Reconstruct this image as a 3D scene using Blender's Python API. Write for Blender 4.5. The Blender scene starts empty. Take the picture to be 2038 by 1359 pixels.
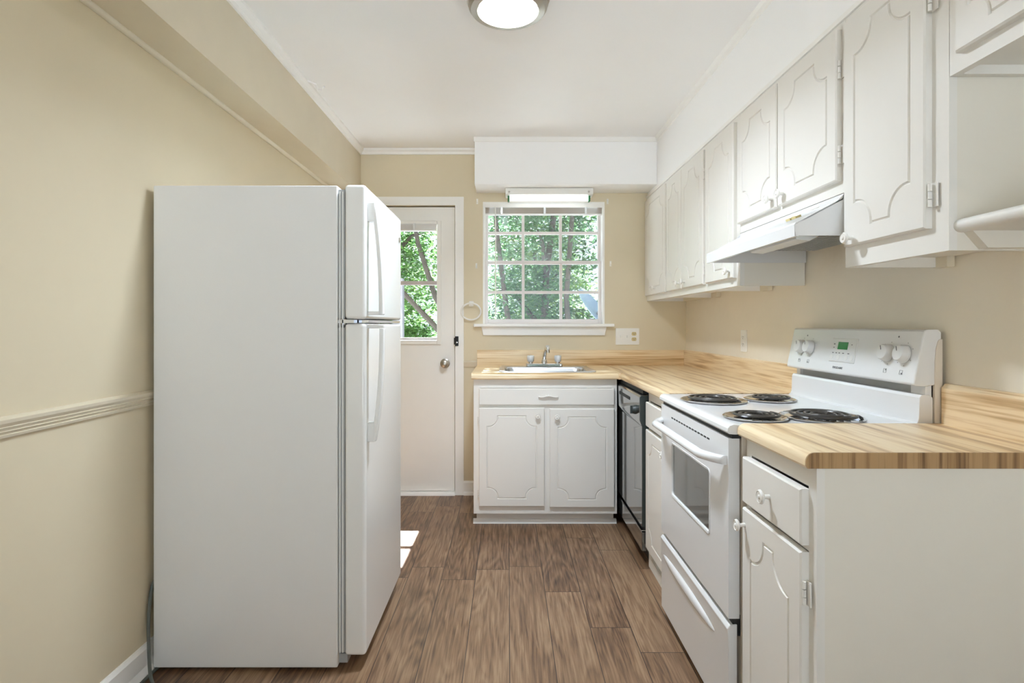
import bpy, bmesh, math, random
from mathutils import Vector, Matrix
from mathutils.geometry import tessellate_polygon
random.seed(7)
S = bpy.context.scene
COL = S.collection

# ------------------------------------------------------------------ camera
cam_d = bpy.data.cameras.new('camera')
cam = bpy.data.objects.new('camera', cam_d); COL.objects.link(cam)
cam.location = (0, 0, 1.2); cam.rotation_euler = (math.pi/2, 0, 0)
cam_d.sensor_width = 36; cam_d.lens = 1100/2038*36
cam_d.shift_x = 8/2038; cam_d.shift_y = -33.5/2038
cam_d.clip_start = 0.05; cam_d.clip_end = 200
S.camera = cam
# ------------------------------------------------------------------ world, sun, exposure
W = bpy.data.worlds.new('sky'); S.world = W; W.use_nodes = True
wn = W.node_tree.nodes; wbg = wn['Background']
wbg.inputs['Color'].default_value = (0.72, 0.845, 1.0, 1); wbg.inputs['Strength'].default_value = 0.55
sun_d = bpy.data.lights.new('sun', 'SUN'); sun_d.energy = 36.0; sun_d.angle = 0.012; sun_d.color = (.79, .89, 1.0)
sun = bpy.data.objects.new('sun', sun_d); COL.objects.link(sun); sun.location = (0, 12, 12)
sun.rotation_euler = Vector((-.02, -1, -1.55)).to_track_quat('-Z', 'Y').to_euler()
S.view_settings.view_transform = 'Standard'; S.view_settings.look = 'None'
S.view_settings.gamma = 1; S.view_settings.use_curve_mapping = False
S.view_settings.exposure = 1.47
S.cycles.use_denoising = True
S.cycles.max_bounces = 14; S.cycles.diffuse_bounces = 8; S.cycles.transparent_max_bounces = 24
S.cycles.sample_clamp_indirect = 6.0; S.cycles.caustics_reflective = False; S.cycles.caustics_refractive = False

# ------------------------------------------------------------------ materials
def srgb(r, g, b):
    f = lambda c: (c/255/12.92) if c/255 <= .04045 else ((c/255+.055)/1.055)**2.4
    return (f(r), f(g), f(b), 1)
def newmat(name):
    m = bpy.data.materials.new(name); m.use_nodes = True
    return m, m.node_tree, m.node_tree.nodes['Principled BSDF']
def nd(t, typ, **kw):
    n = t.nodes.new(typ)
    for k, v in kw.items():
        if hasattr(n, k): setattr(n, k, v)
        else: n.inputs[k].default_value = v
    return n
def ln(t, a, b): t.links.new(a, b)
def math_n(t, op, a, b=None, c=None):
    n = t.nodes.new('ShaderNodeMath'); n.operation = op
    for i, v in enumerate((a, b, c)):
        if v is None: continue
        if isinstance(v, (int, float)): n.inputs[i].default_value = v
        else: t.links.new(v, n.inputs[i])
    return n.outputs[0]
def ramp(t, fac, stops):
    r = t.nodes.new('ShaderNodeValToRGB'); e = r.color_ramp.elements
    while len(e) < len(stops): e.new(.5)
    for k, (p, c) in enumerate(stops): e[k].position = p; e[k].color = c
    t.links.new(fac, r.inputs[0]); return r.outputs[0]
def paint(name, col, rough=.5, var=.03, scale=6, bump=0, bscale=120, spec=.5, metal=0, coat=0, detail=3):
    """painted / plastic / metal surface: mottled colour and an optional fine bump"""
    m, t, p = newmat(name)
    tc = nd(t, 'ShaderNodeTexCoord')
    nz = nd(t, 'ShaderNodeTexNoise', Scale=scale, Detail=3.0); ln(t, tc.outputs['Object'], nz.inputs['Vector'])
    c0 = tuple(max(0, x*(1-var)) for x in col[:3])+(1,); c1 = tuple(min(1, x*(1+var)) for x in col[:3])+(1,)
    ln(t, ramp(t, nz.outputs[0], [(.3, c0), (.7, c1)]), p.inputs['Base Color'])
    p.inputs['Roughness'].default_value = rough; p.inputs['Metallic'].default_value = metal
    p.inputs['Specular IOR Level'].default_value = spec; p.inputs['Coat Weight'].default_value = coat
    p.inputs['Coat Roughness'].default_value = .08
    if bump:
        nb = nd(t, 'ShaderNodeTexNoise', Scale=bscale, Detail=float(detail)); ln(t, tc.outputs['Object'], nb.inputs['Vector'])
        b = nd(t, 'ShaderNodeBump', Strength=bump, Distance=.004); ln(t, nb.outputs[0], b.inputs['Height'])
        ln(t, b.outputs[0], p.inputs['Normal'])
    return m
def wood(name, axis, light, mid, dark, fine=22, rough=.3):
    """streaked butcher-block laminate, streaks along axis 0/1/2"""
    m, t, p = newmat(name)
    tc = nd(t, 'ShaderNodeTexCoord')
    def streak(s_long, s_x):
        mp = nd(t, 'ShaderNodeMapping'); sc = [s_x]*3; sc[axis] = s_long; mp.inputs['Scale'].default_value = sc
        ln(t, tc.outputs['Object'], mp.inputs['Vector'])
        n = nd(t, 'ShaderNodeTexNoise', Scale=1.0, Detail=4.0, Distortion=.35); ln(t, mp.outputs[0], n.inputs['Vector']); return n.outputs[0]
    a = streak(1.3, fine); b = streak(3.5, fine*4.5)
    mix = math_n(t, 'ADD', math_n(t, 'MULTIPLY', a, .72), math_n(t, 'MULTIPLY', b, .28))
    ln(t, ramp(t, mix, [(.36, dark), (.45, mid), (.52, light), (.58, light), (.66, mid)]), p.inputs['Base Color'])
    p.inputs['Roughness'].default_value = rough
    return m
def floor_mat():
    m, t, p = newmat('vinyl_plank')
    tc = nd(t, 'ShaderNodeTexCoord'); sp = nd(t, 'ShaderNodeSeparateXYZ'); ln(t, tc.outputs['Object'], sp.inputs[0])
    PW, PL = .16, .92
    xs = math_n(t, 'DIVIDE', math_n(t, 'ADD', sp.outputs[0], 20*PW - .006), PW)
    row = math_n(t, 'FLOOR', xs)
    wr = nd(t, 'ShaderNodeTexWhiteNoise', noise_dimensions='1D'); ln(t, row, wr.inputs['W'])
    ys = math_n(t, 'ADD', math_n(t, 'DIVIDE', sp.outputs[1], PL), math_n(t, 'MULTIPLY', wr.outputs[0], 7.3))
    colm = math_n(t, 'FLOOR', ys)
    cb = nd(t, 'ShaderNodeCombineXYZ'); ln(t, row, cb.inputs[0]); ln(t, colm, cb.inputs[1])
    wp = nd(t, 'ShaderNodeTexWhiteNoise', noise_dimensions='2D'); ln(t, cb.outputs[0], wp.inputs['Vector'])
    off = nd(t, 'ShaderNodeVectorMath', operation='SCALE'); ln(t, wp.outputs['Color'], off.inputs[0]); off.inputs['Scale'].default_value = 40
    ad = nd(t, 'ShaderNodeVectorMath', operation='ADD'); ln(t, tc.outputs['Object'], ad.inputs[0]); ln(t, off.outputs[0], ad.inputs[1])
    def nz(sx, sy, detail=5.0, dist=.6):
        mp = nd(t, 'ShaderNodeMapping'); mp.inputs['Scale'].default_value = (sx, sy, 1); ln(t, ad.outputs[0], mp.inputs['Vector'])
        n = nd(t, 'ShaderNodeTexNoise', Scale=1.0, Detail=detail, Distortion=dist); ln(t, mp.outputs[0], n.inputs['Vector']); return n.outputs[0]
    fine = nz(130, 5.5); med = nz(13, 1.6, 5.0, .7); blot = nz(5, 3, 3.0, .4)
    rings = math_n(t, 'FRACT', math_n(t, 'MULTIPLY', nz(7.5, 1.1, 2.0, .35), 11.0))
    ringv = math_n(t, 'MULTIPLY', math_n(t, 'PINGPONG', rings, .5), 2.0)
    g = math_n(t, 'ADD', math_n(t, 'MULTIPLY', fine, .52), math_n(t, 'ADD', math_n(t, 'MULTIPLY', med, .25), math_n(t, 'ADD', math_n(t, 'MULTIPLY', ringv, .10), math_n(t, 'MULTIPLY', blot, .2))))
    g = math_n(t, 'ADD', g, math_n(t, 'MULTIPLY', math_n(t, 'SUBTRACT', wp.outputs['Value'], .5), .13))
    colr = ramp(t, g, [(.34, srgb(70, 50, 36)), (.46, srgb(104, 78, 57)), (.55, srgb(128, 99, 74)), (.68, srgb(152, 124, 97))])
    fx = math_n(t, 'FRACT', xs); fy = math_n(t, 'FRACT', ys)
    ex = math_n(t, 'MULTIPLY', math_n(t, 'MINIMUM', fx, math_n(t, 'SUBTRACT', 1.0, fx)), PW)
    ey = math_n(t, 'MULTIPLY', math_n(t, 'MINIMUM', fy, math_n(t, 'SUBTRACT', 1.0, fy)), PL)
    e = math_n(t, 'LESS_THAN', math_n(t, 'MINIMUM', ex, ey), .0017)
    mx = nd(t, 'ShaderNodeMix', data_type='RGBA'); ln(t, math_n(t, 'MULTIPLY', e, .9), mx.inputs[0])
    ln(t, colr, mx.inputs[6]); mx.inputs[7].default_value = srgb(52, 38, 30)
    ln(t, mx.outputs[2], p.inputs['Base Color'])
    ln(t, math_n(t, 'ADD', .3, math_n(t, 'MULTIPLY', blot, .22)), p.inputs['Roughness'])
    b = nd(t, 'ShaderNodeBump', Strength=.12, Distance=.002); ln(t, fine, b.inputs['Height']); ln(t, b.outputs[0], p.inputs['Normal'])
    return m
def glass_mat(name, haze=0.0, tint=(1, 1, 1, 1)):
    m, t, p = newmat(name); t.nodes.remove(p)
    out = t.nodes['Material Output']
    tr = nd(t, 'ShaderNodeBsdfTransparent', Color=tint); gl = nd(t, 'ShaderNodeBsdfGlossy', Roughness=0.0)
    lw = nd(t, 'ShaderNodeLayerWeight', Blend=.5)
    fr = math_n(t, 'ADD', .04, math_n(t, 'MULTIPLY', .9, math_n(t, 'POWER', lw.outputs['Facing'], 5.0)))
    mx = nd(t, 'ShaderNodeMixShader'); ln(t, fr, mx.inputs[0]); ln(t, tr.outputs[0], mx.inputs[1]); ln(t, gl.outputs[0], mx.inputs[2])
    last = mx.outputs[0]
    if haze:
        tc = nd(t, 'ShaderNodeTexCoord'); mp = nd(t, 'ShaderNodeMapping'); mp.inputs['Scale'].default_value = (2.5, 1, 14)
        ln(t, tc.outputs['Object'], mp.inputs['Vector'])
        nz = nd(t, 'ShaderNodeTexNoise', Scale=1.0, Detail=4.0); ln(t, mp.outputs[0], nz.inputs['Vector'])
        df = nd(t, 'ShaderNodeBsdfTranslucent', Color=(.95, .97, 1, 1))
        m2 = nd(t, 'ShaderNodeMixShader'); ln(t, math_n(t, 'MULTIPLY', nz.outputs[0], haze*2), m2.inputs[0]); ln(t, last, m2.inputs[1]); ln(t, df.outputs[0], m2.inputs[2]); last = m2.outputs[0]
    ln(t, last, out.inputs['Surface'])
    return m
def emit(name, col, strength):
    m, t, p = newmat(name)
    p.inputs['Base Color'].default_value = col; p.inputs['Emission Color'].default_value = col; p.inputs['Emission Strength'].default_value = strength
    return m
def leaf_mat(name, c0, c1):
    m, t, p = newmat(name); out = t.nodes['Material Output']
    tc = nd(t, 'ShaderNodeTexCoord'); nz = nd(t, 'ShaderNodeTexNoise', Scale=3.0, Detail=5.0); ln(t, tc.outputs['Object'], nz.inputs['Vector'])
    c = ramp(t, nz.outputs[0], [(.35, c0), (.65, c1)])
    ln(t, c, p.inputs['Base Color']); p.inputs['Roughness'].default_value = .45
    tl = nd(t, 'ShaderNodeBsdfTranslucent'); ln(t, c, tl.inputs['Color'])
    mx = nd(t, 'ShaderNodeMixShader', Fac=.5); ln(t, p.outputs[0], mx.inputs[1]); ln(t, tl.outputs[0], mx.inputs[2]); ln(t, mx.outputs[0], out.inputs['Surface'])
    return m

M = {}
M['wall'] = paint('beige_wall_paint', srgb(218, 206, 179), .55, .02, 2.5, .05, 60)
M['wall_rough'] = paint('beige_troweled_wall_brightened', srgb(230, 222, 206), .5, .03, 3, .35, 26, detail=5)  # same paint as the other walls, brightened against shading under the cabinets
M['beam'] = paint('beige_beam_paint', srgb(214, 203, 180), .5, .02)
M['ceiling'] = paint('white_ceiling_paint', srgb(246, 246, 246), .6, .01, 2, .04, 40)
M['hood_inside'] = paint('taupe_shaded_hood_lining', srgb(176, 170, 156), .5, .04)  # shade under the hood painted into the lining colour
M['trim'] = paint('white_trim_paint', srgb(242, 241, 238), .35, .01)
M['trim_beige'] = paint('beige_trim_paint', srgb(216, 206, 184), .4, .02)
M['cab'] = paint('off_white_cabinet_paint', srgb(228, 225, 219), .38, .012, 3, .04, 90)
M['cab_side'] = paint('off_white_panel_paint', srgb(226, 221, 210), .42, .02, 3, .05, 90)
M['dark_gap'] = paint('black_plastic_and_gap_shade', srgb(22, 22, 22), .6)  # real black parts, plus painted shade filling gaps and recesses
M['fridge'] = paint('white_textured_enamel', srgb(230, 230, 229), .32, .006, 3, .05, 260)
M['fridge_door'] = paint('white_glossy_enamel', srgb(234, 234, 232), .16, .006, 3, .02, 160)
M['range'] = paint('white_range_enamel', srgb(222, 222, 222), .14, .006, 3)
M['range_side'] = paint('almond_range_side_enamel', srgb(216, 206, 192), .35, .01)
M['knob_gray'] = paint('pale_gray_plastic', srgb(214, 213, 211), .3, .01)
M['plastic'] = paint('white_plastic', srgb(238, 237, 232), .3, .01)
M['gray'] = paint('gray_gasket_vinyl', srgb(168, 169, 168), .5)
M['black'] = paint('black_coil_metal', srgb(72, 69, 66), .32, .1, 20, metal=.3)
M['chrome'] = paint('polished_chrome', srgb(215, 216, 218), .08, .01, metal=1)
M['steel'] = paint('brushed_stainless', srgb(205, 207, 210), .24, .03, 30, metal=1)
M['nickel'] = paint('satin_nickel', srgb(176, 170, 160), .3, .02, metal=1)
M['acrylic'] = paint('clear_acrylic', srgb(236, 238, 240), .06, .02, coat=1)
M['dw_black'] = paint('black_gloss_dishwasher_panel', srgb(66, 67, 65), .05, .05, coat=1, spec=1); M['dw_black'].node_tree.nodes['Principled BSDF'].inputs['Coat IOR'].default_value = 2.1
M['dw_side'] = paint('dark_green_gray_plastic', srgb(48, 56, 54), .4, .08)
M['oven_glass'] = paint('dark_oven_glass', srgb(70, 72, 70), .04, .05, coat=1)
M['brass_yellow'] = paint('yellowed_switch_plastic', srgb(205, 187, 130), .4)
M['ivory'] = paint('ivory_receptacle_plastic', srgb(206, 190, 140), .4)
M['oak_x'] = wood('butcher_block_laminate_lengthwise', 0, srgb(236, 214, 176), srgb(218, 188, 142), srgb(174, 136, 88), 30)
M['oak_y'] = wood('butcher_block_laminate_running_back', 1, srgb(234, 212, 176), srgb(214, 184, 142), srgb(176, 140, 98), 30)
M['oak_end'] = wood('butcher_block_laminate_end', 2, srgb(176, 142, 100), srgb(148, 114, 76), srgb(112, 82, 52), fine=34)
M['floor'] = floor_mat()
M['glass'] = glass_mat('door_window_glass')
M['glass_hazy'] = glass_mat('dusty_window_glass', .014)
M['blind'] = paint('pinkish_white_vinyl_slat', srgb(232, 222, 214), .45, .02)
M['diffuser'] = emit('lit_frosted_lamp_glass', (1, .985, .96, 1), 9.0)
M['tube'] = paint('white_acrylic_lens', srgb(240, 243, 242), .35, .01)
M['lit_tube'] = emit('lit_fluorescent_lens', (.92, .97, 1, 1), 0.7)
M['green'] = paint('green_end_cap', srgb(40, 120, 70), .4)
M['lcd'] = paint('green_display_glass', srgb(40, 128, 62), .12, .15, 30, coat=.5)
M['cord'] = paint('gray_rubber_cord', srgb(92, 96, 90), .5)
M['ink'] = paint('dark_gray_print', srgb(96, 96, 98), .5)
M['ink_light'] = paint('gray_logo_print', srgb(120, 120, 122), .5)
M['bark'] = paint('gray_brown_bark', srgb(70, 62, 54), .8, .25, 12, .5, 30)
M['leaf_a'] = leaf_mat('mid_green_leaf', srgb(54, 96, 42), srgb(102, 140, 72))
M['leaf_b'] = leaf_mat('blue_green_leaf', srgb(50, 88, 52), srgb(96, 132, 84))
M['leaf_c'] = leaf_mat('yellow_green_leaf', srgb(74, 112, 44), srgb(126, 154, 80))
M['grass'] = paint('mown_grass', srgb(112, 122, 96), .8, .25, 9)
M['concrete'] = paint('pale_bounce_concrete', srgb(206, 206, 202), .8, .06, 2, .2, 40)  # unseen ground made pale to bounce sunlight up through the window
M['added_patio'] = paint('gray_bounce_concrete', srgb(156, 156, 154), .85, .08, 2, .2, 40)  # gray set by how much daylight the added slab should reflect
M['dish'] = paint('blue_gray_dish_paint', srgb(112, 128, 146), .4, .03)
M['post'] = paint('gray_post_paint', srgb(110, 108, 116), .6, .05)
M['hole'] = paint('raw_hole_shadow_wood', srgb(120, 88, 58), .8)

# ------------------------------------------------------------------ builders
BASE = {}
class MB:
    def __init__(s): s.bm = bmesh.new()
    def v(s, p): return s.bm.verts.new(p)
    def face(s, vs):
        try: return s.bm.faces.new(vs)
        except ValueError: return None
    def box(s, x0, x1, y0, y1, z0, z1):
        c = [s.v((x, y, z)) for x in (x0, x1) for y in (y0, y1) for z in (z0, z1)]
        for q in ((0, 1, 3, 2), (4, 6, 7, 5), (0, 4, 5, 1), (2, 3, 7, 6), (0, 2, 6, 4), (1, 5, 7, 3)): s.face([c[i] for i in q])
        return s
    def prism(s, pts, axis, a0, a1):
        """extrude a 2-D outline: axis x takes (y,z), y takes (x,z), z takes (x,y)"""
        def P(p, a): return (a, p[0], p[1]) if axis == 'x' else (p[0], a, p[1]) if axis == 'y' else (p[0], p[1], a)
        A = [s.v(P(p, a0)) for p in pts]; B = [s.v(P(p, a1)) for p in pts]; n = len(pts)
        for k in range(n): s.face([A[k], A[(k+1) % n], B[(k+1) % n], B[k]])
        tri = tessellate_polygon([[Vector((p[0], p[1], 0)) for p in pts]])
        for t in tri: s.face([A[i] for i in t]); s.face([B[i] for i in t])
        return s
    def loops(s, rings, close=False, cap0=False, cap1=False):
        R = [[s.v(p) for p in r] for r in rings]; n = len(R[0])
        for a, b in zip(R, R[1:] + ([R[0]] if close else [])):
            for k in range(n): s.face([a[k], a[(k+1) % n], b[(k+1) % n], b[k]])
        if cap0: s.face(R[0])
        if cap1: s.face(R[-1])
        return s
    def lathe(s, prof, c, axis, seg=24):
        ax = Vector(axis).normalized(); u = ax.orthogonal().normalized(); w = ax.cross(u); c = Vector(c)
        rings = [[c + ax*h + (u*math.cos(2*math.pi*k/seg) + w*math.sin(2*math.pi*k/seg))*max(r, 1e-4) for k in range(seg)] for r, h in prof]
        return s.loops(rings, cap0=True, cap1=True)
    def tube(s, path, r, seg=10, closed=False):
        P = [Vector(p) for p in path]; n = len(P); rr = r if isinstance(r, (list, tuple)) else [r]*n
        rings = []; up = None
        for k in range(n):
            d = (P[(k+1) % n] - P[k-1]) if closed else (P[min(k+1, n-1)] - P[max(k-1, 0)])
            d.normalize()
            if up is None: up = d.orthogonal().normalized()
            up = (up - d*up.dot(d)); up = up.normalized() if up.length > 1e-6 else d.orthogonal().normalized()
            w = d.cross(up)
            rings.append([P[k] + (up*math.cos(2*math.pi*j/seg) + w*math.sin(2*math.pi*j/seg))*rr[k] for j in range(seg)])
        return s.loops(rings, close=closed, cap0=not closed, cap1=not closed)
    def build(s, name, mat, parent=None, bevel=0, seg=2, smooth=True, ang=38):
        bmesh.ops.recalc_face_normals(s.bm, faces=s.bm.faces[:])
        off = BASE.get(parent, Vector((0, 0, 0))) if parent else Vector((0, 0, 0))
        if off.length: bmesh.ops.translate(s.bm, verts=s.bm.verts[:], vec=-off)
        me = bpy.data.meshes.new(name); s.bm.to_mesh(me); s.bm.free()
        me.materials.append(M[mat] if isinstance(mat, str) else mat)
        if smooth:
            me.polygons.foreach_set('use_smooth', [True]*len(me.polygons)); me.set_sharp_from_angle(angle=math.radians(ang))
        o = bpy.data.objects.new(name, me); COL.objects.link(o)
        if parent: o.parent = parent; BASE[o] = off
        if bevel:
            b = o.modifiers.new('bevel', 'BEVEL'); b.width = bevel; b.segments = seg; b.limit_method = 'ANGLE'; b.angle_limit = math.radians(40); b.harden_normals = True
        return o
def tag(o, label, cat, group=None):
    o['label'] = label; o['category'] = cat
    if group: o['group'] = group
    return o
def thing(name, label, cat, loc, group=None):
    o = bpy.data.objects.new(name, None); COL.objects.link(o); o.location = loc; o.empty_display_size = .1
    BASE[o] = Vector(loc); return tag(o, label, cat, group)
def solo(name, mb, mat, label, cat, loc, group=None, **kw):
    """a thing that is one mesh, its origin at its base"""
    bmesh.ops.translate(mb.bm, verts=mb.bm.verts[:], vec=-Vector(loc))
    o = mb.build(name, mat, **kw); o.location = loc; BASE[o] = Vector(loc); return tag(o, label, cat, group)
def struct(name, mb, mat, parent=None, **kw):
    o = mb.build(name, mat, parent, **kw)
    if not parent: o['kind'] = 'structure'
    return o
def struct_root(name, loc):
    o = bpy.data.objects.new(name, None); COL.objects.link(o); o.location = loc; o['kind'] = 'structure'; BASE[o] = Vector(loc); return o
def rrect(cx, cy, w, h, r, z, n=6):
    out = []
    for (sx, sy, a0) in ((1, 1, 0), (-1, 1, 90), (-1, -1, 180), (1, -1, 270)):
        for k in range(n+1):
            a = math.radians(a0 + 90*k/n)
            out.append((cx + sx*(w/2-r) + r*math.cos(a), cy + sy*(h/2-r) + r*math.sin(a), z))
    return out
def offset(poly, d):
    n = len(poly); out = []
    for k in range(n):
        a, b, c = Vector(poly[k-1]), Vector(poly[k]), Vector(poly[(k+1) % n])
        e1 = (b-a).normalized(); e2 = (c-b).normalized()
        n1 = Vector((-e1.y, e1.x)); n2 = Vector((-e2.y, e2.x)); m = n1+n2
        m = m.normalized() if m.length > 1e-6 else n1
        out.append(b + m*(d/max(.5, m.dot(n1))))
    return out
def frame(kind):
    """front-facing frames: 'back' looks towards -Y (sink wall), 'right' looks towards -X (range wall)"""
    return (Vector((1, 0, 0)), Vector((0, -1, 0))) if kind == 'back' else (Vector((0, -1, 0)), Vector((-1, 0, 0)))
def panel_door(name, parent, O, kind, w, h, t=.018, m=.045, r=.055, mat='cab', groove=True):
    """slab door with a routed line that scoops in at the corners"""
    U, N = frame(kind); O = Vector(O); Z = Vector((0, 0, 1)); mb = MB()
    P = lambda a, b, d: O + U*a + Z*b + N*d
    c = .004
    R0 = [(0, 0), (w, 0), (w, h), (0, h)]; R1 = [(c, c), (w-c, c), (w-c, h-c), (c, h-c)]
    mb.loops([[P(a, b, 0) for a, b in R0], [P(a, b, t-c) for a, b in R0]], cap0=True)
    ra = [mb.v(P(a, b, t-c)) for a, b in R0]; rb = [mb.v(P(a, b, t)) for a, b in R1]
    for k in range(4): mb.face([ra[k], ra[(k+1) % 4], rb[(k+1) % 4], rb[k]])
    if not groove: mb.face(rb)
    else:
        s = .012; C = []
        for cx, cy, qx, qy in ((m, m, 1, 1), (w-m, m, -1, 1), (w-m, h-m, -1, -1), (m, h-m, 1, -1)):
            seq = [(cx, cy+qy*r), (cx+qx*s, cy+qy*r)] + [(cx+qx*(s+(r-s)*math.sin(a)), cy+qy*(s+(r-s)*math.cos(a))) for a in [math.radians(x) for x in range(10, 90, 10)]] + [(cx+qx*r, cy+qy*s), (cx+qx*r, cy)]
            C += seq if qx == qy else seq[::-1]
        C = [Vector(p) for p in C]
        rings = [C, offset(C, .003), offset(C, .006), offset(C, .009)]; dep = [t, t-.0045, t-.0045, t]
        tri = tessellate_polygon([[Vector((a, b, 0)) for a, b in R1], [Vector((p.x, p.y, 0)) for p in C]])
        V0 = rb; VR = [[mb.v(P(p.x, p.y, d)) for p in rg] for rg, d in zip(rings, dep)]
        allv = V0 + VR[0]
        for q in tri: mb.face([allv[i] for i in q])
        n = len(C)
        for A, B in zip(VR, VR[1:]):
            for k in range(n): mb.face([A[k], A[(k+1) % n], B[(k+1) % n], B[k]])
        for q in tessellate_polygon([[Vector((p.x, p.y, 0)) for p in rings[-1]]]): mb.face([VR[-1][i] for i in q])
    bmesh.ops.remove_doubles(mb.bm, verts=mb.bm.verts[:], dist=1e-5)
    return mb.build(name, mat, parent, smooth=False)
def knob(parent, p, kind, r=.016, name='knob'):
    U, N = frame(kind); mb = MB()
    mb.lathe([(.006, 0), (.0055, .008), (.005, .016), (r*.7, .017), (r, .021), (r, .024), (r*.82, .0275), (r*.78, .0262), (r*.35, .0262), (r*.2, .029), (0, .0295)], p, N, 24)
    return mb.build(name, 'cab', parent)
def hinge(parent, p, kind, hgt=.055):
    U, N = frame(kind); p = Vector(p); mb = MB()
    for k in range(3): mb.lathe([(.0042, 0), (.0042, hgt/3-.002)], p + N*.009 + Vector((0, 0, -hgt/2 + k*hgt/3)), (0, 0, 1), 10)
    a, b = p - U*.003 - Vector((0, 0, hgt/2)), p + U*.014 + N*.003 + Vector((0, 0, hgt/2))
    mb.box(min(a.x, b.x), max(a.x, b.x), min(a.y, b.y), max(a.y, b.y), a.z, b.z)
    return mb.build('hinge', 'cab', parent)

# ------------------------------------------------------------------ the room
YB, XL, ZC, Y0 = 3.905, -1.25, 2.44, -2.8
xw = lambda y: 1.257            # face of the range wall
struct('floor', MB().box(XL-.1, 1.5, Y0, YB+.1, -.08, 0), 'floor', smooth=False)
struct('ceiling', MB().box(XL-.1, 1.5, Y0, YB+.14, ZC, ZC+.1), 'ceiling', smooth=False)
struct('wall_left', MB().box(XL-.1, XL, Y0, YB+.14, 0, ZC), 'wall', smooth=False)
struct('wall_right', MB().prism([(xw(Y0), Y0), (1.5, Y0), (1.5, YB+.14), (xw(YB), YB+.14)], 'z', 0, ZC), 'wall_rough', smooth=False)
DX0, DX1, DZ = -1.195, -.372, 2.042          # door opening
WX0, WX1, WZ0, WZ1 = -.177, .682, 1.196, 2.066   # window opening
b = MB()
b.box(XL, DX0, YB, YB+.14, 0, ZC).box(DX0, DX1, YB, YB+.14, DZ, ZC).box(DX1, WX0, YB, YB+.14, 0, ZC)
b.box(WX0, WX1, YB, YB+.14, 0, WZ0).box(WX0, WX1, YB, YB+.14, WZ1, ZC).box(WX1, 1.35, YB, YB+.14, 0, ZC)
struct('wall_back', b, 'wall', smooth=False)
# boxed beam along the left wall, dropped boxes over the cabinets and over the window
struct('ceiling_beam', MB().prism([(XL, 2.158), (-1.04, 2.12), (-1.04, ZC), (XL, ZC)], 'y', Y0, YB), 'beam', smooth=False)
struct('ceiling_soffit', MB().box(.986, 1.3, Y0, YB, 2.088, ZC), 'ceiling', smooth=False)
struct('ceiling_soffit', MB().box(-.221, .986, 3.654, YB, 2.128, ZC), 'ceiling', bevel=.003)
# mouldings
def crown(name, pts, axis, a0, a1, mat='trim'): return struct(name, MB().prism(pts, axis, a0, a1), mat, smooth=False)
crown('trim_1', [(-1.04, 2.398), (-1.031, 2.4), (-1.027, 2.415), (-1.014, 2.428), (-1.012, ZC), (-1.04, ZC)], 'y', Y0, YB)
crown('trim_2', [(YB, 2.4), (YB-.009, 2.402), (YB-.013, 2.417), (YB-.024, 2.428), (YB-.026, ZC), (YB, ZC)], 'x', -1.04, -.221)
crown('trim_3', [(3.654, 2.408), (3.648, 2.41), (3.646, ZC), (3.654, ZC)], 'x', -.226, .986)
crown('trim_4', [(.986, 2.405), (.979, 2.408), (.976, 2.425), (.968, ZC), (.986, ZC)], 'y', Y0, 3.65)
crown('trim_5', [(.986, 2.088), (.976, 2.09), (.974, 2.104), (.986, 2.108)], 'y', Y0, 3.9)
struct('trim_6', MB().tube([(XL+.008, Y0, 2.158), (XL+.008, YB, 2.158)], .016, 12), 'trim_beige')
rail = [(XL, .918), (XL+.008, .92), (XL+.010, .927), (XL+.007, .929), (XL+.012, .936), (XL+.009, .938), (XL+.014, .946), (XL+.012, .948), (XL+.018, .957), (XL+.019, .966), (XL+.008, .972), (XL, .973)]
crown('trim_7', rail, 'y', Y0, YB, 'trim_beige')
crown('trim_8', [(YB, .9), (YB-.008, .902), (YB-.012, .92), (YB-.015, .935), (YB-.006, .945), (YB, .946)], 'x', -.312, -.218, 'trim_beige')
crown('baseboard_left', [(XL, 0), (XL+.026, 0), (XL+.026, .012), (XL+.016, .03), (XL+.013, .034), (XL+.013, .092), (XL+.006, .103), (XL, .104)], 'y', Y0, YB)
crown('baseboard_back', [(YB, 0), (YB-.024, 0), (YB-.022, .016), (YB-.014, .026), (YB-.012, .085), (YB-.005, .097), (YB, .098)], 'x', -.312, -.205)

# ------------------------------------------------------------------ door
dr = struct_root('door_1', (-.783, YB, 0))
LX0, LX1 = DX0+.006, DX1-.006
FY = YB+.022
wx0, wx1, wz0, wz1 = -1.076, -.494, 1.078, 1.92     # opening for the light in the leaf
b = MB(); b.box(LX0, wx0, FY, FY+.042, .02, 2.034).box(wx1, LX1, FY, FY+.042, .02, 2.034).box(wx0, wx1, FY, FY+.042, .02, wz0).box(wx0, wx1, FY, FY+.042, wz1, 2.034)
struct('leaf', b, 'trim', dr, smooth=False)
b = MB()
b.box(DX0-.06, DX0, YB-.016, YB, 0, DZ+.058).box(DX1, DX1+.06, YB-.016, YB, 0, DZ+.058).box(DX0, DX1, YB-.016, YB, DZ, DZ+.058)
struct('casing', b, 'trim', dr, smooth=False)
struct('jamb_shadow', MB().box(DX0, DX1, FY+.045, FY+.05, 0, .02).box(DX0, DX1, FY+.03, FY+.034, 2.034, DZ).box(LX1, DX1, FY+.03, FY+.034, 0, DZ), 'dark_gap', dr, smooth=False)
b = MB(); fr = .03
x0, x1, z0, z1 = wx0-.02, wx1+.02, wz0-.018, wz1+.018
b.box(x0, x0+fr, FY-.012, FY, z0, z1).box(x1-fr, x1, FY-.012, FY, z0, z1).box(x0+fr, x1-fr, FY-.012, FY, z0, z0+fr).box(x0+fr, x1-fr, FY-.012, FY, z1-fr, z1)
struct('window_surround', b, 'trim', dr, bevel=.003)
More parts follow.
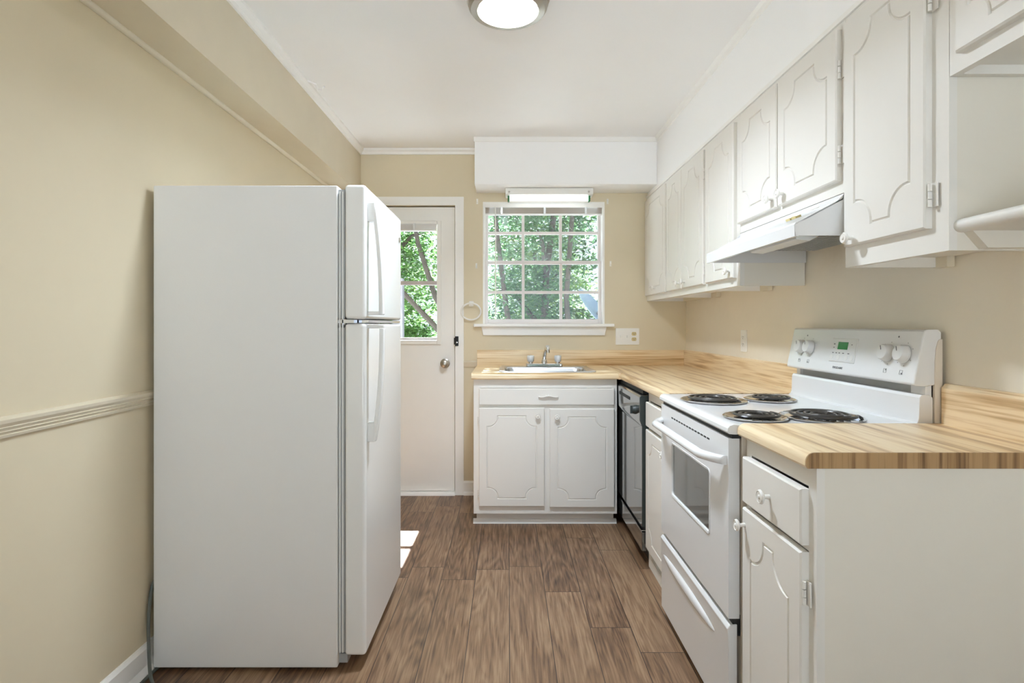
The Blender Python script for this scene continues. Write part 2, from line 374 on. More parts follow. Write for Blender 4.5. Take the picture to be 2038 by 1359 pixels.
b = MB(); g0, g1 = wx0+.012, wx1-.012
b.box(wx0, g0, FY+.004, FY+.03, wz0, wz1).box(g1, wx1, FY+.004, FY+.03, wz0, wz1).box(g0, g1, FY+.004, FY+.03, wz0, wz0+.03).box(g0, g1, FY+.004, FY+.03, wz1-.02, wz1).box(g0, g1, FY+.002, FY+.03, 1.482, 1.51)
struct('window_sash', b, paint('pinkish_gray_aluminium', srgb(200, 192, 190), .4), dr, smooth=False)
struct('window_pane', MB().box(g0, g1, FY+.016, FY+.02, wz0+.03, wz1-.02), 'glass', dr, smooth=False)
b = MB().lathe([(.034, 0), (.034, .004), (.026, .007), (.012, .01), (.011, .026), (.022, .034), (.0285, .046), (.027, .058), (.018, .064), (0, .0655)], (-.447, FY, .925), (0, -1, 0), 28)
struct('knob', b, 'nickel', dr)
b = MB().box(DX1+.001, DX1+.024, YB-.026, YB-.016, 1.05, 1.118).box(DX1-.008, DX1+.004, YB-.022, YB-.006, 1.06, 1.108)
lk = struct('latch', b, 'dark_gap', dr, bevel=.002); lk['label'] = 'dark metal latch plate'
struct('latch_bolt', MB().lathe([(.006, 0), (.006, .012), (0, .013)], (DX1+.014, YB-.026, 1.075), (0, -1, 0), 12), 'chrome', dr)
struct('threshold', MB().prism([(YB-.03, 0), (YB-.024, .014), (YB+.06, .016), (YB+.08, 0)], 'x', DX0, DX1), 'trim', dr, smooth=False)

# ------------------------------------------------------------------ window
wd = struct_root('window_1', (.2525, YB, WZ0))
b = MB(); j = .014
b.box(WX0, WX0+j, YB-.004, YB+.13, WZ0, WZ1).box(WX1-j, WX1, YB-.004, YB+.13, WZ0, WZ1).box(WX0+j, WX1-j, YB-.004, YB+.13, WZ1-j, WZ1).box(WX0+j, WX1-j, YB+.02, YB+.13, WZ0, WZ0+.008)
struct('frame', b, 'trim', wd, smooth=False)
struct('stool', MB().box(-.241, .745, YB-.045, YB+.03, 1.184, 1.206), 'trim', wd, bevel=.005)
struct('apron', MB().prism([(-.187, 1.184), (.694, 1.184), (.682, 1.125), (-.175, 1.125)], 'y', YB-.016, YB), 'trim', wd, bevel=.002)
sx0, sx1 = WX0+j, WX1-j
def sash(name, y, z0, z1, bt, tp, mz):
    b = MB(); st = .02
    b.box(sx0, sx0+st, y, y+.03, z0, z1).box(sx1-st, sx1, y, y+.03, z0, z1).box(sx0+st, sx1-st, y, y+.03, z0, z0+bt).box(sx0+st, sx1-st, y, y+.03, z1-tp, z1)
    struct(name, b, M['sash'], wd, bevel=.002)
    m_ = MB()
    for x in (.109, .380): m_.box(x-.010, x+.010, y+.004, y+.026, z0+bt, z1-tp)
    for a, c in ((sx0+st, .099), (.119, .370), (.390, sx1-st)): m_.box(a, c, y+.004, y+.026, mz-.010, mz+.010)
    struct('muntin_grid', m_, M['sash'], wd, smooth=False)
    struct('pane', MB().box(sx0+st, sx1-st, y+.013, y+.016, z0+bt, z1-tp), 'glass_hazy', wd, smooth=False)
M['sash'] = paint('pinkish_white_sash_paint', srgb(226, 219, 216), .4)
sash('lower_sash', YB+.055, 1.206, 1.655, .034, .022, 1.432)
sash('upper_sash', YB+.088, 1.640, WZ1-j, .022, .03, 1.862)

# ------------------------------------------------------------------ blinds
def blind(x0, x1, z0, zs, z1, y, label, wand, clips, loc):
    t = thing('mini_blind', label, 'blind', loc, 'mini blinds gathered up')
    MB().box(x0, x1, y-.012, y+.016, zs, z1).build('headrail', 'trim', t, bevel=.002)
    n = 11
    b = MB()
    for k in range(n):
        z = z0+.012 + (zs-.004-z0-.012)*k/(n-1); q = random.uniform(-.0015, .0015)
        b.prism([(y-.013+q, z), (y+q, z+.0022), (y+.013+q, z), (y+q, z+.001)], 'x', x0+.002, x1-.004)
    b.build('slat_stack', 'blind', t, smooth=False)
    MB().box(x0+.002, x1-.004, y-.013, y+.013, z0, z0+.010).build('bottom_rail', 'trim', t, bevel=.002)
    for x in clips: MB().box(x-.008, x+.008, y-.018, y-.0125, z0+.004, zs+.004).build('valance_clip', 'acrylic', t, bevel=.002)
    if wand: MB().tube([(wand[0], y-.022, z1-.02), (wand[0]+.001, y-.024, (z1+wand[1])/2), (wand[0], y-.024, wand[1])], .0042, 8).build('tilt_wand', 'plastic', t)
    return t
blind(-.162, .668, 1.972, 2.024, 2.052, YB-.002, 'white mini blind gathered up at the top of the window over the sink', (-.088, 1.27), (-.045, .258, .548), (.2525, YB, 1.972))
blind(-1.07, -.5, 1.858, 1.908, 1.93, FY-.032, 'small white mini blind gathered up on the glass of the back door', None, (-.66, -.92), (-.785, FY-.02, 1.858))

# ------------------------------------------------------------------ lamp over window
t = thing('strip_light', 'white fluorescent strip light under the soffit above the sink window', 'light fixture', (.28, 3.8, 2.03))
MB().prism([(3.742, 2.084), (3.742, 2.126), (3.87, 2.126), (3.87, 2.084), (3.80, 2.078)], 'x', -.018, .578).build('housing', 'plastic', t, bevel=.003)
MB().tube([(.012, 3.79, 2.061), (.548, 3.79, 2.061)], .0165, 16).build('lens', 'lit_tube', t)['label'] = 'glowing white tube'
for x in (-.002, .55): MB().box(x, x+.012, 3.768, 3.812, 2.042, 2.08).build('end_cap', 'green', t, bevel=.003)['label'] = 'green end cap'
for x in (.008, .548): MB().lathe([(.007, 0), (.006, .003), (0, .0035)], (x, 3.742, 2.1), (0, -1, 0), 10).build('screw', 'nickel', t)

# ------------------------------------------------------------------ ceiling lamp
t = thing('ceiling_light', 'round flush ceiling light with a nickel rim and glowing disc', 'light', (0, 2.06, ZC))
lz = ZC
MB().lathe([(.13, 0), (.152, -.012), (.156, -.028), (.149, -.031), (.151, -.044), (.146, -.047), (.147, -.058), (.138, -.07), (.114, -.074), (.112, -.068), (.0, -.066)], (0, 2.06, lz), (0, 0, 1), 64).build('rim', 'nickel', t)
MB().lathe([(.111, -.067), (.108, -.072), (.085, -.079), (.05, -.083), (.0, -.084)], (0, 2.06, lz), (0, 0, 1), 48).build('diffuser', 'diffuser', t)
ld = bpy.data.lights.new('lamp_glow', 'AREA'); ld.shape = 'DISK'; ld.size = .2; ld.spread = math.radians(142); ld.energy = 9.2; ld.color = (.76, .875, 1.0)
lo = bpy.data.objects.new('lamp_glow', ld); COL.objects.link(lo); lo.parent = t; lo.location = (0, 0, -.09)

# ------------------------------------------------------------------ refrigerator
f = thing('refrigerator', 'white top-freezer refrigerator standing against the left wall', 'refrigerator', (-.88, 2.23, 0))
FN, FF = 1.912, 2.552; FT = 1.682
MB().box(-1.228, -.590, FN, FF, .012, FT).build('cabinet', 'fridge', f, bevel=.005, seg=2)
b = MB()
b.box(-.590, -.568, FN+.012, FF-.012, .06, 1.19).box(-.590, -.568, FN+.012, FF-.012, 1.222, FT-.012)
b.build('gasket', 'gray', f, smooth=False)
b = MB().box(-.5855, -.5815, FN+.006, FN+.03, .06, FT-.02).box(-.5765, -.5725, FN+.008, FN+.03, .06, FT-.02)
b.build('gasket_rib', 'fridge', f, smooth=False)
fd = MB().box(-.567, -.493, FN+.004, FF, 1.219, FT+.005).build('freezer_door', 'fridge_door', f, bevel=.013, seg=4)
rd = MB().box(-.567, -.493, FN+.004, FF, .05, 1.2045).build('fresh_food_door', 'fridge_door', f, bevel=.013, seg=4)
b = MB().box(-.60, -.535, FN+.008, FN+.05, 1.2055, 1.2175); b.lathe([(.012, 0), (.012, .02), (.0, .022)], (-.575, FN+.02, 1.2), (0, 0, 1), 12)
b.build('center_hinge', 'chrome', f)
MB().box(-.56, -.497, FN+.06, FF-.01, 1.2065, 1.2165).build('door_gap_trim', 'chrome', f, smooth=False)
def fhandle(par, zs, xs, blk):
    b = MB(); rings = []
    for z, x in zip(zs, xs):
        y0, y1 = FN+.028, FN+.052; th = .018
        rings.append([(x-th, y0, z), (x-th*.25, y0+.0, z), (x, y0+.007, z), (x, y1-.007, z), (x-th*.25, y1, z), (x-th, y1, z)])
    b.loops(rings, cap0=True, cap1=True)
    b.box(-.494, xs[0 if blk == 0 else -1]-.004, FN+.027, FN+.053, *( (zs[0]-.002, zs[0]+.066) if blk == 0 else (zs[-1]-.066, zs[-1]+.002)))
    e = -1 if blk == 0 else 0
    b.box(-.494, xs[e]-.002, FN+.03, FN+.05, zs[e] + (-.001 if blk else -.001), zs[e] + .012)
    return b.build('handle', 'fridge_door', par, bevel=.003)
zz = [1.235 + (1.628-1.235)*k/10 for k in range(11)]
fhandle(fd, zz, [-.436 - .028*(k/10)**2.2 for k in range(11)], 1)
zz = [.790 + (1.188-.790)*k/10 for k in range(11)]
fhandle(rd, zz, [-.464 + .030*(1-(1-k/10)**2.4) for k in range(11)], 0)
MB().lathe([(.012, 0), (.012, .002), (.009, .003), (0, .003)], (-.493, FF-.05, FT-.1), (1, 0, 0), 20).build('badge', 'nickel', fd)
MB().box(-1.2, -.6, FN+.03, FF-.03, 0, .013).build('base', 'dark_gap', f, smooth=False)
MB().box(-.60, -.56, FN+.02, FN+.06, .018, .05).build('bottom_hinge', 'gray', f, bevel=.002)
cp = []
for k in range(41):
    a = k/40
    P = [(-1.224, 1.98, .33), (-1.238, 1.93, .30), (-1.238, 1.905, .20), (-1.225, 1.885, .10), (-1.19, 1.84, .03), (-1.15, 1.80, .006), (-1.10, 1.70, .006), (-1.10, 1.60, .006), (-1.16, 1.62, .006), (-1.20, 1.74, .006), (-1.218, 1.83, .008), (-1.215, 1.94, .01)]
    s = a*(len(P)-1); i = min(int(s), len(P)-2); q = s-i
    p0, p1, p2, p3 = (Vector(P[max(i-1, 0)]), Vector(P[i]), Vector(P[i+1]), Vector(P[min(i+2, len(P)-1)]))
    cp.append(.5*((2*p1) + (p2-p0)*q + (2*p0-5*p1+4*p2-p3)*q*q + (3*p1-p0-3*p2+p3)*q**3))
MB().tube(cp, .0055, 8).build('power_cord', 'cord', f)['label'] = 'gray power cord hanging to the floor'

# ------------------------------------------------------------------ countertops
CT, CB = .914, .876
CF = 3.265
nose = lambda sgn, e, back, top=CT, bot=CB: [(back, bot), (e+sgn*.004, bot), (e, bot+.006)] + [(e + sgn*.02*(1-math.cos(a)), top-.02+.02*math.sin(a)) for a in [math.radians(x) for x in range(0, 91, 15)]] + [(back, top)]
ct = thing('countertop', 'L-shaped butcher-block laminate countertop around the sink corner', 'countertop', (.5, 3.3, CB))
b = MB()
b.prism(nose(1, CF, 3.335), 'x', -.217, .652)
b.box(-.217, -.03, 3.335, 3.885, CB, CT).box(.51, .652, 3.335, 3.885, CB, CT).box(-.03, .51, 3.76, 3.885, CB, CT)
b.build('sink_run', 'oak_x', ct, ang=25)
b = MB()
prof = nose(1, .664, xw(2.3)-.021)
b.prism(prof, 'y', 2.309, CF)
b.prism([(.652, CF), (xw(3.2)-.02, CF), (xw(3.9)-.02, 3.885), (.652, 3.885)], 'z', CB, CT)
b.build('range_run', 'oak_y', ct, ang=25)
MB().prism([(YB, CT), (YB-.02, CT), (YB-.02, 1.018), (YB-.016, 1.022), (YB, 1.022)], 'x', -.217, 1.257).build('backsplash', 'oak_x', ct, smooth=False)
b = MB(); y0, y1 = 2.309, 3.885
b.loops([[(xw(y)-.02, y, CT), (xw(y)-.02, y, 1.016), (xw(y)-.014, y, 1.024), (xw(y), y, 1.024), (xw(y), y, CT)] for y in (y0, y1)], cap0=True, cap1=True)
b.build('backsplash', 'oak_y', ct, smooth=False)
NT, NB = .918, .883
c2 = thing('countertop', 'short butcher-block laminate countertop nearest the viewer, right of the range', 'countertop', (.95, 1.4, NB))
MB().prism(nose(1, .656, xw(1.4)-.02, NT, NB), 'y', 1.2205, 1.580).build('slab', 'oak_y', c2, ang=25)
MB().prism(nose(1, .656, xw(1.22)-.004, NT, NB), 'y', 1.2165, 1.2204).build('end_strip', 'oak_end', c2, ang=25)['label'] = 'darker cut end of the countertop'
b = MB()
b.loops([[(xw(y)-.022, y, NT), (xw(y)-.022, y, 1.02), (xw(y)-.012, y, 1.032), (xw(y), y, 1.032), (xw(y), y, NT)] for y in (1.2205, 1.575)], cap0=True, cap1=True)
b.build('backsplash', 'oak_y', c2, smooth=False)

# ------------------------------------------------------------------ sink and faucet
b = MB()
n = 6
SXc, SYc = .239, 3.55
b.loops([rrect(SXc, SYc, .59, .48, .035, .9142, n), rrect(SXc, SYc, .586, .476, .034, .9195, n), rrect(SXc, SYc, .566, .456, .03, .9205, n),
         rrect(SXc, SYc-.03, .525, .345, .05, .918, n), rrect(SXc, SYc-.03, .51, .33, .055, .905, n), rrect(SXc, SYc-.03, .49, .31, .06, .78, n), rrect(SXc, SYc-.03, .44, .26, .05, .762, n), rrect(SXc, SYc-.03, .05, .05, .024, .758, n)], cap1=True)
t = thing('sink', 'stainless steel drop-in sink set in the countertop under the window', 'sink', (SXc, SYc, .76))
b.build('basin', 'steel', t, ang=50)
MB().lathe([(.04, .0), (.042, .003), (.03, .004), (.012, .002), (0, .002)], (SXc, SYc-.03, .759), (0, 0, 1), 24).build('drain', 'chrome', t)
t = thing('faucet', 'chrome kitchen faucet with two clear knob handles behind the sink', 'faucet', (.245, 3.735, .92))
b = MB(); b.loops([rrect(.245, 3.735, .25, .052, .025, z, 5) for z in (.9205, .934)] + [rrect(.245, 3.735, .24, .042, .02, .9385, 5)], cap0=True, cap1=True)
b.build('base_plate', 'chrome', t)
for x in (.153, .337):
    h = MB().lathe([(.017, 0), (.015, .012), (.01, .016)], (x, 3.735, .937), (0, 0, 1), 20).build('handle', 'chrome', t)
    b = MB(); seg = 24
    b.loops([[(x + r*(1 + (.07 if k % 4 < 2 else -.02))*math.cos(2*math.pi*k/seg), 3.735 + r*(1 + (.07 if k % 4 < 2 else -.02))*math.sin(2*math.pi*k/seg), z) for k in range(seg)] for r, z in ((.017, .95), (.021, .956), (.0235, .984), (.021, .992), (.012, .994))], cap0=True, cap1=True)
    b.build('knob', 'acrylic', h)['label'] = 'clear fluted knob'
MB().lathe([(.021, 0), (.019, .014), (.015, .03), (.013, .034)], (.245, 3.735, .937), (0, 0, 1), 20).build('spout_hub', 'chrome', t)
MB().tube([(.245, 3.735, .955), (.246, 3.728, .985), (.249, 3.70, 1.015), (.253, 3.65, 1.04), (.256, 3.605, 1.055), (.257, 3.585, 1.056), (.2575, 3.578, 1.046), (.2575, 3.577, 1.03)], [.013, .0125, .012, .0115, .0115, .012, .0125, .0125], 14).build('spout', 'chrome', t)
MB().lathe([(.0135, 0), (.0135, .016), (.011, .017)], (.2575, 3.577, 1.018), (0, 0, 1), 16).build('aerator', 'nickel', t)

# ------------------------------------------------------------------ sink cabinet
SF = 3.30
c = thing('base_cabinet', 'white double-door base cabinet under the sink', 'cabinet', (.22, 3.6, 0), 'white base cabinets')
b = MB()
b.box(-.205, -.187, SF+.018, YB-.003, .072, CB).box(.632, .650, SF+.018, YB-.003, .072, CB)
b.box(-.205, .650, SF, SF+.018, .072, .118).box(-.205, .650, SF, SF+.018, .823, CB).box(-.205, -.165, SF, SF+.018, .118, .823).box(.622, .650, SF, SF+.018, .118, .823).box(.215, .252, SF, SF+.018, .118, .70).box(-.165, .622, SF, SF+.018, .70, .73)
b.box(-.187, .632, SF+.018, YB-.003, .08, .095)
b.build('carcass', 'cab', c, smooth=False)
MB().box(-.19, .64, SF+.055, SF+.07, 0, .08).box(-.19, -.175, SF+.07, YB-.03, 0, .08).build('toe_kick', 'cab', c, smooth=False)
MB().prism([(SF+.055, 0), (SF+.034, 0), (SF+.036, .012), (SF+.043, .022), (SF+.055, .026)], 'x', -.21, .655).build('shoe_moulding', 'trim', c, smooth=False)
for (x0, x1, z0, z1, kx, kz, hx) in ((-.1725, .2175, .120, .706, .176, .66, -.1725), (.248, .633, .114, .700, .29, .653, .633)):
    d = panel_door('door', c, (x0, SF, z0), 'back', x1-x0, z1-z0, m=.045, r=.062)
    knob(d, (kx, SF-.018, kz), 'back')
    for z in (z0+.075, z1-.075): hinge(d, (hx - (.004 if hx < 0 else -.0) - (.0 if hx < 0 else .011), SF-.003, z), 'back', .045)
d = panel_door('drawer_front', c, (-.1725, SF, .722), 'back', .8055, .099, groove=False)
b = MB()
for k in range(9):
    a = -1 + 2*k/8
    b.lathe([(.002, 0), (.0065-.003*abs(a), .006), (.004, .011), (0, .012)], (.24 + a*.05, SF-.018, .774 + .004*math.cos(a*4.5)), (0, -1, 0), 10)
b.tube([(.24 + (-1+2*k/14)*.058, SF-.026 - .006*math.cos((-1+2*k/14)*1.4), .774 + .0035*math.cos((-1+2*k/14)*4.5)) for k in range(15)], .0042, 8)
b.build('pull', 'cab', d)

# ------------------------------------------------------------------ dishwasher
t = thing('dishwasher', 'black dishwasher with a glossy front between the sink and corner cabinets', 'dishwasher', (.95, 3.17, 0))
DN, DFAR = 2.752, 3.36
DX = .667
MB().box(.702, 1.24, DN+.004, DFAR, .06, .868).build('tub', 'dw_side', t, smooth=False)
MB().box(DX, .702, DN, DFAR, .192, .694).build('door', 'dw_black', t, bevel=.003)
cpn = MB().prism([(.702, .694), (DX-.001, .694), (.655, .724), (.6545, .838), (.662, .847), (.702, .852)], 'y', DN-.001, DFAR).build('control_panel', 'dw_black', t, bevel=.003)
MB().box(DX+.001, .702, DN-.0015, DN-.0005, .194, .694).build('door_edge', 'dw_side', t, smooth=False)
MB().prism([(.702, .696), (DX, .696), (.657, .724), (.6565, .836), (.663, .845), (.702, .850)], 'y', DN-.0022, DN-.001).build('panel_edge', 'dw_side', cpn, smooth=False)
MB().box(.6525, .6565, 2.97, 3.24, .796, .812).build('latch_slot', 'dark_gap', cpn, smooth=False)
b = MB().lathe([(.024, 0), (.023, .006), (.019, .016), (.018, .018), (0, .019)], (.655, 2.84, .764), (-1, 0, 0), 24); b.box(.628, .641, 2.836, 2.844, .744, .784)
b.build('dial', 'dw_side', cpn)
MB().box(.6535, .656, 2.93, 2.934, .745, .77).build('indicator', 'plastic', cpn)
MB().box(DX, .69, DN, DFAR, .072, .166).build('kick_panel', 'dw_black', t, bevel=.003)
MB().box(.685, .703, DN+.002, DFAR, .166, .192).build('recess', 'dark_gap', t, smooth=False)
MB().box(.72, 1.2, DN+.02, DFAR-.02, 0, .06).build('base', 'dark_gap', t, smooth=False)
MB().box(DX-.003, .69, DN, DFAR, .173, .177).build('door_lip', 'chrome', t, smooth=False)
MB().box(.675, .71, DN+.01, DFAR, .853, .874).build('top_strip', 'dark_gap', t, smooth=False)

# ------------------------------------------------------------------ base cabinets of the range wall
def base_cab(label, X, yn, yf, top, near_open, dz0, dz1, wz0, wz1, ky_d, ky_w, m, r, hinge_near):
    c = thing('base_cabinet', label, 'cabinet', ((X+1.24)/2, (yn+yf)/2, 0), 'white base cabinets')
    b = MB(); B = xw((yn+yf)/2)-.012
    b.box(X, X+.018, yn, yf, .0, .05).box(X, X+.018, yn, yf, wz1+.006, top).box(X, X+.018, yn, yn+.032, .05, wz1+.006).box(X, X+.018, yf-.032, yf, .05, wz1+.006).box(X, X+.018, yn+.032, yf-.032, dz1+.002, wz0-.002)
    b.box(X+.018, B, yf-.016, yf, 0, top).box(X+.018, B, yn+.016, yf-.016, .05, .066)
    b.build('carcass', 'cab', c, smooth=False)
    MB().box(X+.018, B, yn, yn+.016, 0, top).build('end_panel', 'cab_side', c, smooth=False)
    d = panel_door('door', c, (X, yf-.014, dz0), 'right', yf-yn-.045, dz1-dz0, t=.02, m=m, r=r)
    knob(d, (X-.02, ky_d, dz1-.045), 'right')
    hy = yn+.027 if hinge_near else yf-.008
    for z in (dz0+.09, dz1-.09): hinge(d, (X-.004, hy - .0, z), 'right')
    w = panel_door('drawer', c, (X, yf-.014, wz0), 'right', yf-yn-.045, wz1-wz0, t=.02, groove=False)
    knob(w, (X-.02, ky_w, (wz0+wz1)/2), 'right', .018)
    return c
base_cab('white base cabinet with one drawer wedged between the dishwasher and the range', .70, 2.31, 2.747, CB-.001, False, .10, .685, .70, .82, 2.37, 2.40, .05, .06, False)
nc = base_cab('white base cabinet with a drawer and a door nearest the viewer, right of the range', .682, 1.221, 1.578, NB-.001, True, .06, .685, .70, .828, 1.545, 1.40, .05, .075, True)

# ------------------------------------------------------------------ range
R = thing('range', 'white electric coil range with raised control panel between the two counters', 'range', (.9, 1.94, 0))
RN, RF = 1.586, 2.299
MB().box(.672, 1.225, RN+.004, RF-.004, .03, .885).build('body', 'range_side', R, smooth=False)
for x in (.70, 1.18):
    for y in (RN+.05, RF-.05): MB().lathe([(.016, 0), (.016, .008), (.009, .01), (.009, .034)], (x, y, 0), (0, 0, 1), 14).build('foot', 'dark_gap', R)
b = MB()
b.prism([(.652, .884), (.634, .886), (.630, .892), (.631, .902), (.637, .910), (.648, .914), (.665, .912), (1.165, .912), (1.175, .918), (1.179, .93), (1.181, .99), (1.186, .998), (1.21, .998), (1.22, .99), (1.22, .884)], 'y', RN, RF)
b.build('cooktop', 'range', R, bevel=.004, seg=3, ang=30)
for (x, y, r, rot) in ((.775, 2.085, .108, -.9), (1.0, 2.11, .083, -.5), (.762, 1.705, .083, -.8), (.968, 1.708, .108, -.4)):
    bu = MB().lathe([(r+.010, .0), (r+.011, .003), (r+.006, .0052), (r-.002, .002), (r-.012, -.004), (r-.05, -.008), (.012, -.010)], (x, y, .9145), (0, 0, 1), 48).build('burner', 'chrome', R)
    pts = []; turns = 4 if r > .1 else 3.2; N_ = int(turns*32)
    for k in range(N_+1):
        a = 2*math.pi*turns*k/N_ + rot; rad = .018 + (r-.012-.018)*k/N_
        pts.append((x+rad*math.cos(a), y+rad*math.sin(a), .9245))
    e = Vector(pts[-1]); dirn = Vector((e.x-x, e.y-y, 0)).normalized()
    pts += [tuple(e + dirn*.008 + Vector((0, 0, -.004))), tuple(e + dirn*.014 + Vector((0, 0, -.010)))]
    MB().tube(pts, .0042, 8).build('coil', 'black', bu)['label'] = 'black spiral coil'
    b = MB()
    for k in range(3):
        a = 2*math.pi*k/3 + rot; d1 = Vector((math.cos(a), math.sin(a), 0)); q = Vector((-d1.y, d1.x, 0))*.0012
        A, Bq = Vector((x, y, 0)) + d1*.012, Vector((x, y, 0)) + d1*(r-.008)
        vs = [mbv for mbv in ((A+q), (Bq+q), (Bq-q), (A-q))]
        b.loops([[(p.x, p.y, .9145) for p in vs], [(p.x, p.y, .9198) for p in vs]], cap0=True, cap1=True)
    b.build('coil_support', 'chrome', bu, smooth=False)
# backguard
bg = MB().prism([(1.162, 1.030), (1.168, 1.024), (1.20, 1.022), (1.243, 1.03), (1.243, 1.178), (1.236, 1.186), (1.20, 1.186), (1.193, 1.18), (1.190, 1.165)], 'y', RN-.002, RF+.006).build('control_panel', 'range', R, bevel=.014, seg=5)
MB().box(1.212, 1.222, RN+.02, RF-.02, .985, 1.03).build('vent_gap', 'gray', R, smooth=False)
for q0_, q1_ in ((RN+.004, RN+.06), (RF-.03, RF-.004)): MB().box(1.20, 1.218, q0_, q1_, .985, 1.028).build('panel_bracket', 'range', R, smooth=False)
MB().prism([(1.222, .90), (1.222, 1.09), (1.2255, 1.13), (1.231, 1.152), (1.236, 1.158), (1.244, 1.159), (1.244, .90)], 'y', RN-.0045, RN+.004).build('side_cover', 'range_side', R, bevel=.001)
MB().prism([(1.222, .90), (1.222, 1.09), (1.2255, 1.13), (1.231, 1.152), (1.236, 1.158), (1.244, 1.159), (1.244, .90)], 'y', RF-.004, RF+.0075).build('side_cover', 'range_side', R, bevel=.001)
SL = Vector((1.190-1.162, 0, 1.165-1.030)).normalized(); PNRM = Vector((-SL.z, 0, SL.x))
pp = lambda y, z, d=0: Vector((1.162, y, 1.030)) + SL*((z-1.030)/SL.z) + PNRM*d
for y in (2.214, 2.150, 1.712, 1.642):
    c0 = pp(y, 1.112, .002)
    b = MB().lathe([(.0275, 0), (.0275, .003), (.0255, .005), (.0238, .019), (.0215, .0218), (0, .0222)], c0, PNRM, 28)
    k_ = b.build('knob', 'knob_gray', bg)
    ax = (SL*.9 + Vector((0, .42, 0))).normalized(); sd = PNRM.cross(ax); q0 = c0 + PNRM*.0222
    q1 = q0 + ax*.014
    MB().loops([[q1 + ax*s1*.007 + sd*s2*.0012 + PNRM*h for s1, s2 in ((-1, -1), (1, -1), (1, 1), (-1, 1))] for h in (0, .0006)], cap0=True, cap1=True).build('pointer', 'ink', k_, smooth=False)
def plate(y0, y1, z0, z1, d0, d1, name, mat, par, **kw):
    return MB().loops([[pp(y, z, d) for y, z in ((y0, z0), (y1, z0), (y1, z1), (y0, z1))] for d in (d0, d1)], cap0=True, cap1=True).build(name, mat, par, **kw)
plate(1.868, 2.016, 1.068, 1.151, -.002, .0022, 'display_module', 'knob_gray', bg, bevel=.002, seg=2)
plate(1.872, 2.012, 1.072, 1.147, .0022, .0032, 'display_overlay', 'range', bg, bevel=.0008)
plate(1.916, 1.972, 1.112, 1.138, .0032, .0042, 'display_screen', 'lcd', bg, smooth=False)
for (y, z, w, h) in ((1.995, 1.13, .008, .004), (1.995, 1.118, .006, .003), (1.995, 1.099, .008, .003), (1.975, 1.099, .008, .003), (1.957, 1.099, .008, .003), (1.935, 1.099, .010, .003), (1.905, 1.099, .010, .003), (1.895, 1.13, .006, .003)):
    MB().loops([[pp(y+a*w/2, z+c_*h/2, d) for a, c_ in ((-1, -1), (1, -1), (1, 1), (-1, 1))] for d in (.0030, .0036)], cap0=True, cap1=True).build('key_mark', 'ink', bg, smooth=False)
for y in (2.0, 1.96, 1.915, 1.885):
    MB().lathe([(.0095, 0), (.009, .0006), (0, .0007)], pp(y, 1.084, .0032), PNRM, 18).build('touch_pad', 'knob_gray', bg)
for y in (2.19, 1.68): MB().lathe([(.003, 0), (.003, .0006), (0, .0006)], pp(y, 1.163 if y < 2 else 1.157, .0008), PNRM, 10).build('indicator_light', 'ink', bg)
for y in (2.214, 2.150, 1.712, 1.642):
    for k in range(7):
        a = math.radians(-60 + 50*k); MB().lathe([(.0011, 0), (.0011, .0006), (0, .0006)], pp(y + .034*math.sin(a), 1.112 + .034*math.cos(a), .0008), PNRM, 6).build('dial_mark', 'ink', bg, smooth=False)
    sq = .006
    MB().tube([pp(y+p*sq, 1.058+q*sq, .0008) for p, q in ((-1, -1), (1, -1), (1, 1), (-1, 1))], .0005, 4, closed=True).build('burner_symbol', 'ink', bg, smooth=False)
    dy, dz = {2.214: (.003, .003), 2.150: (.003, -.003), 1.712: (-.003, .003), 1.642: (-.003, -.003)}[y]
    MB().lathe([(.0022, 0), (.0022, .0006), (0, .0006)], pp(y+dy, 1.058+dz, .0008), PNRM, 8).build('symbol_dot', 'ink', bg, smooth=False)
def lettering(txt, size, origin, right, up, nrm, name, mat, par):
    cu = bpy.data.curves.new(name, 'FONT'); cu.body = txt; cu.size = size; cu.align_x = 'CENTER'; cu.align_y = 'CENTER'; cu.extrude = .0003
    tmp = bpy.data.objects.new(name, cu); COL.objects.link(tmp); bpy.context.view_layer.update()
    me = bpy.data.meshes.new_from_object(tmp.evaluated_get(bpy.context.evaluated_depsgraph_get())); bpy.data.objects.remove(tmp); bpy.data.curves.remove(cu)
    off = BASE.get(par, Vector())
    for v in me.vertices: v.co = origin + right*v.co.x + up*v.co.y + nrm*v.co.z - off
    me.materials.clear(); me.materials.append(M[mat]); me.name = name
    o = bpy.data.objects.new(name, me); COL.objects.link(o); o.parent = par; BASE[o] = off; return o
lettering('FRIGIDAIRE', .0115, pp(1.955, 1.0475, .001), Vector((0, -1, 0)), SL, PNRM, 'lettering', 'ink_light', bg)
# oven door and drawer
DXF = .636
od = MB()
ow = (1.746, 2.14, .545, .738); ins = .0
od.box(DXF, .668, RN+.008, ow[0], .352, .872).box(DXF, .668, ow[1], RF-.008, .352, .872).box(DXF, .668, ow[0], ow[1], .352, ow[2]).box(DXF, .668, ow[0], ow[1], ow[3], .872)
bmesh.ops.remove_doubles(od.bm, verts=od.bm.verts[:], dist=1e-5)
od = od.build('oven_door', 'range', R, smooth=False)
b = MB(); yc, zc = (ow[0]+ow[1])/2, (ow[2]+ow[3])/2; W_, H_ = ow[1]-ow[0], ow[3]-ow[2]
rot_ = lambda ring, x: [(x, p[0], p[1]) for p in ring]
b.loops([rot_(rrect(yc, zc, W_+.016, H_+.016, .016, 0), DXF+.001), rot_(rrect(yc, zc, W_+.014, H_+.014, .016, 0), DXF-.003), rot_(rrect(yc, zc, W_+.002, H_+.002, .011, 0), DXF-.002), rot_(rrect(yc, zc, W_-.004, H_-.004, .010, 0), DXF+.004)])
b.build('window_bezel', 'range', od)
